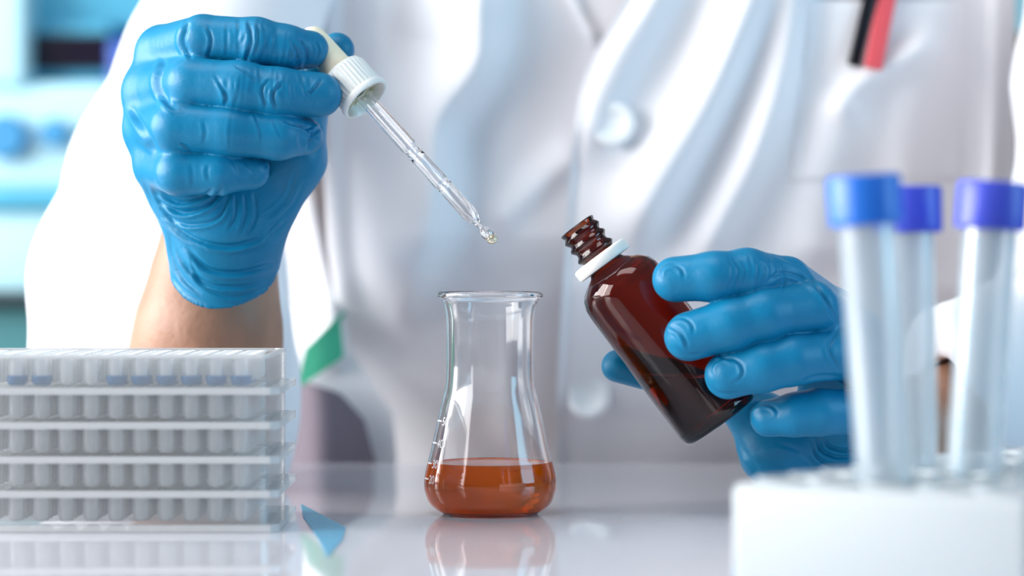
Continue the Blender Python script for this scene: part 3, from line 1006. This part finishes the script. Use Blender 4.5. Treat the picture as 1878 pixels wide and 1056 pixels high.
# green shirt hem showing between sleeve and coat
panel('shirt', lambda v: float(np.interp(v, [560, 640, 712], [640, 560, 545])) if v < 712 else 545., lambda v: float(np.interp(v, [560, 590, 655, 712], [642, 624, 630, 546])), 572, 712, 30, 30,
      lambda U, V: 1400 + (V - 640) * .05 + np.sin(U / 20) * 1.5, 2.0, person, mat_=M['green'])['label'] = 'corner of green cloth'

# trousers of the seated person, below the side of the coat
panel('trousers', lambda v: 480.0, curve_fn([(560, 700), (625, 722), (668, 770), (690, 850), (700, 1000)]), 702, 1000, 40, 50,
      lambda U, V: 1428 - 16 * np.exp(-((U - 590) / 60.) ** 2), 2.0, person, mat_=M['trouser'])

# sleeves
def sleeve(name, lo, hi, h, add, sub, folds, k=14):
    G, org = grid(lo, hi, h)
    f = None
    for ch, kk in add:
        d = chain_d(G, ch, kk)
        f = d if f is None else smin(f, d, k)
    for ch, pl in sub:
        d = chain_d(G, ch, 6)
        f = np.maximum(f, -d) if pl is None else f
        if pl is not None:
            f = np.maximum(f, (G[0] - pl[0][0]) * pl[1][0] + (G[1] - pl[0][1]) * pl[1][1] + (G[2] - pl[0][2]) * pl[1][2])
    f = np.maximum(f, 1.2 - G[2])
    V, F = nets(f, h, org)
    V = relax(V, F, 3)
    V = crease(V, F, folds)
    return mesh(name, V, F, M['coat'], coat, angle=None)

# outline of the sleeve: (310,0) (240,100) (180,250) (110,380) (62,480) (62,637)
S = 3.9   # px per mm at ~1335
def sp(u, v, d, rpx): return (P(u, v, d), rpx * d / FPX)
op_c, op_n = P(400, 560, 1190), np.array([.05, -.62, .78]); op_n /= np.linalg.norm(op_n)
sl = sleeve('sleeve', (-285, 1135, -40), (-50, 1480, 260), 2.6,
    [([sp(470, -60, 1400, 150), sp(400, 120, 1375, 165), sp(325, 330, 1340, 190), sp(290, 520, 1300, 225), sp(300, 700, 1275, 235), sp(315, 900, 1265, 210)], 14),
     ([sp(350, 760, 1265, 180), sp(375, 600, 1225, 160)], 10)],
    [([(P(395, 330, 1120), 34), (P(385, 560, 1180), 32), (P(370, 760, 1220), 29)], None)],
    [([(170, 270), (220, 330), (290, 350)], 16, 2.5, .6), ([(110, 395), (180, 400), (270, 380)], 14, 2.5, .6), ([(140, 430), (200, 520), (230, 637)], 18, 2, .6),
     ([(300, 60), (230, 170), (200, 300)], 14, 2, .6), ([(90, 470), (150, 560), (170, 700)], 16, 2, .6)])
sl['label'] = 'wide white sleeve round the arm with the dropper'
# second, shaded fold of the coat side between this arm and the chest
panel('side_panel', curve_fn([(430, -150), (470, 250), (505, 500), (530, 640), (520, 1000)]), curve_fn([(660, -150), (640, 250), (640, 640), (720, 760), (740, 1000)]), -150, 1000, 60, 130,
      lambda U, V: 1436 + folds_depth(U, V, [([(560, 300), (590, 450), (612, 560), (600, 700)], 40, 30, 16), ([(640, 650), (640, 740)], 10, 10, 0)]) + gentle(U, V), 1.5, coat)
sl2 = sleeve('sleeve', (140, 1130, -40), (400, 1480, 260), 3.0,
    [([sp(2040, -80, 1400, 150), sp(2030, 150, 1370, 160), sp(2040, 420, 1330, 180), sp(2010, 640, 1290, 205), sp(1900, 700, 1240, 190), sp(1790, 730, 1205, 172), sp(1735, 725, 1188, 155)], 14)],
    [([(P(1650, 800, 1150), 27), (P(1790, 745, 1205), 23)], None), (([P(0, 0, 1), 1], [P(0, 0, 1), 1]) and [(P(1650, 800, 1150), 2), (P(1651, 800, 1150), 2)], (P(1722, 684, 1185), np.array([-.97, -.2, -.1])))],
    [([(1870, 120), (1900, 170), (1960, 200)], 14, 4, .6), ([(1880, 480), (1940, 520), (2000, 520)], 16, 3, .6)])
sl2['label'] = 'white sleeve of the arm with the bottle'

# chest pocket: a second layer standing off the coat, open at its top edge
def depthP(U, V):
    el, er = 1478 + 0 * V, 1768 + 0 * V
    x = np.clip(np.minimum(U - el, er - U) / 120, 0, 1); y = np.clip((330 - V) / 200, 0, 1)
    q = x * y
    return depthR(U, V) - .4 - 8 * q * (2 - q)
panel('pocket', lambda v: 1478.0, lambda v: 1768.0, 1, 330, 60, 60, depthP, 1.2, coat)

# pens clipped in the chest pocket
def pen(name, u0, v0, u1, v1, wpx, clip_mat, body_mat, label):
    f = lambda u, v: float(depthP(np.array([[u]], float), np.array([[max(v, 4)]], float))[0, 0])
    p0, p1 = P(u0, v0, f(u0, v0) - 3.2), P(u1, v1, f(u1, v1) - 3.2)
    d = (p1 - p0) / np.linalg.norm(p1 - p0)
    root = empty(name, Wd(p0)[0])
    tag(root, label, 'pen', 'pens in the chest pocket')
    L_ = np.linalg.norm(p1 - p0)
    side = np.cross(d, [0, 1, 0]); side /= np.linalg.norm(side)
    R_ = np.stack([side, np.cross(d, side), d], 1)
    w2 = wpx / 2 / 3.76
    MB().box((-w2, -1.5, -16), (w2, 1.5, L_), 1.3, R=R_, org=p0).build('clip', clip_mat, root)
    MB().lathe([(0, -34), (3.5, -33), (4.4, -30), (4.5, -4), (4.0, 4), (1.0, 9), (0, 10)], 28, p0 + np.array([0, 9.3, 0]), d).build('barrel', body_mat, root)
    MB().box((-1.6, -1, -15), (1.6, 7, -11), .8, R=np.stack([side, [0, 1, 0], d], 1), org=p0).build('clip_bridge', body_mat, root)
pen('ballpoint_pen', 1597, -10, 1565, 121, 24, M['pen_k'], M['pen_k'], 'black pen with its clip hanging over the coat pocket')
pen('ballpoint_pen', 1628, -10, 1601, 126, 34, M['pen_r'], M['pen_dr'], 'red pen with its clip hanging over the coat pocket')

# ------------------------------------------------------------------ blurred equipment behind
def bgbox(name, mat_, parent, u0, v0, u1, v1, d, depth, bev=6):
    p0, p1 = P(u0, v1, d), P(u1, v0, d)
    return MB().box((p0[0], d, p0[2]), (p1[0], d + depth, p1[2]), bev).build(name, mat_, parent)
DB = 2150
an = empty('laboratory_analyser', Wd(P(0, 540, DB))[0])
tag(an, 'pale blue laboratory analyser with dark screen on the rear cabinet', 'laboratory machine')
bgbox('casing', M['mach'], an, -420, 150, 215, 350, DB, 300, 10)
bgbox('top_housing', M['mach2'], an, -420, -120, 330, 60, DB + 40, 300, 10)
bgbox('side_column', M['mach'], an, -200, -60, 48, 160, DB - 8, 120, 8)
bgbox('screen_surround', M['mach2'], an, 40, 40, 206, 158, DB + 30, 120, 6)
bgbox('screen', M['screen'], an, 58, 62, 200, 128, DB + 22, 10, 2)
bgbox('blue_side', M['mach3'], an, 196, 70, 300, 215, DB + 10, 200, 6)
for (u, v, r) in ((12, 252, 17), (104, 245, 11)):
    c = P(u, v, DB)
    MB().lathe([(r, 0), (r, 12), (r * .85, 15), (0, 15)], 32, c, (0, -1, 0)).build('dial', M['knob'], an)
bgbox('lower_band', M['mach2'], an, -420, 345, 180, 385, DB - 4, 300, 6)
bgbox('drawer', M['mach'], an, -420, 385, 160, 540, DB + 6, 300, 8)
an.children[-1]['label'] = 'pale cyan lower drawer'
cb = empty('rear_cabinet', Wd(P(0, 700, DB))[0] * np.array([1, 1, 0]))
tag(cb, 'dark teal cabinet at the back carrying the analyser', 'cabinet')
bgbox('worktop', M['darkp'], cb, -500, 540, 400, 558, DB - 30, 500, 2)
p0, p1 = P(-500, 560, DB), P(400, 560, DB)
MB().box((p0[0], DB - 10, -750), (p1[0], DB + 460, p1[2] + .5), 4).build('carcass', M['teal'], cb)
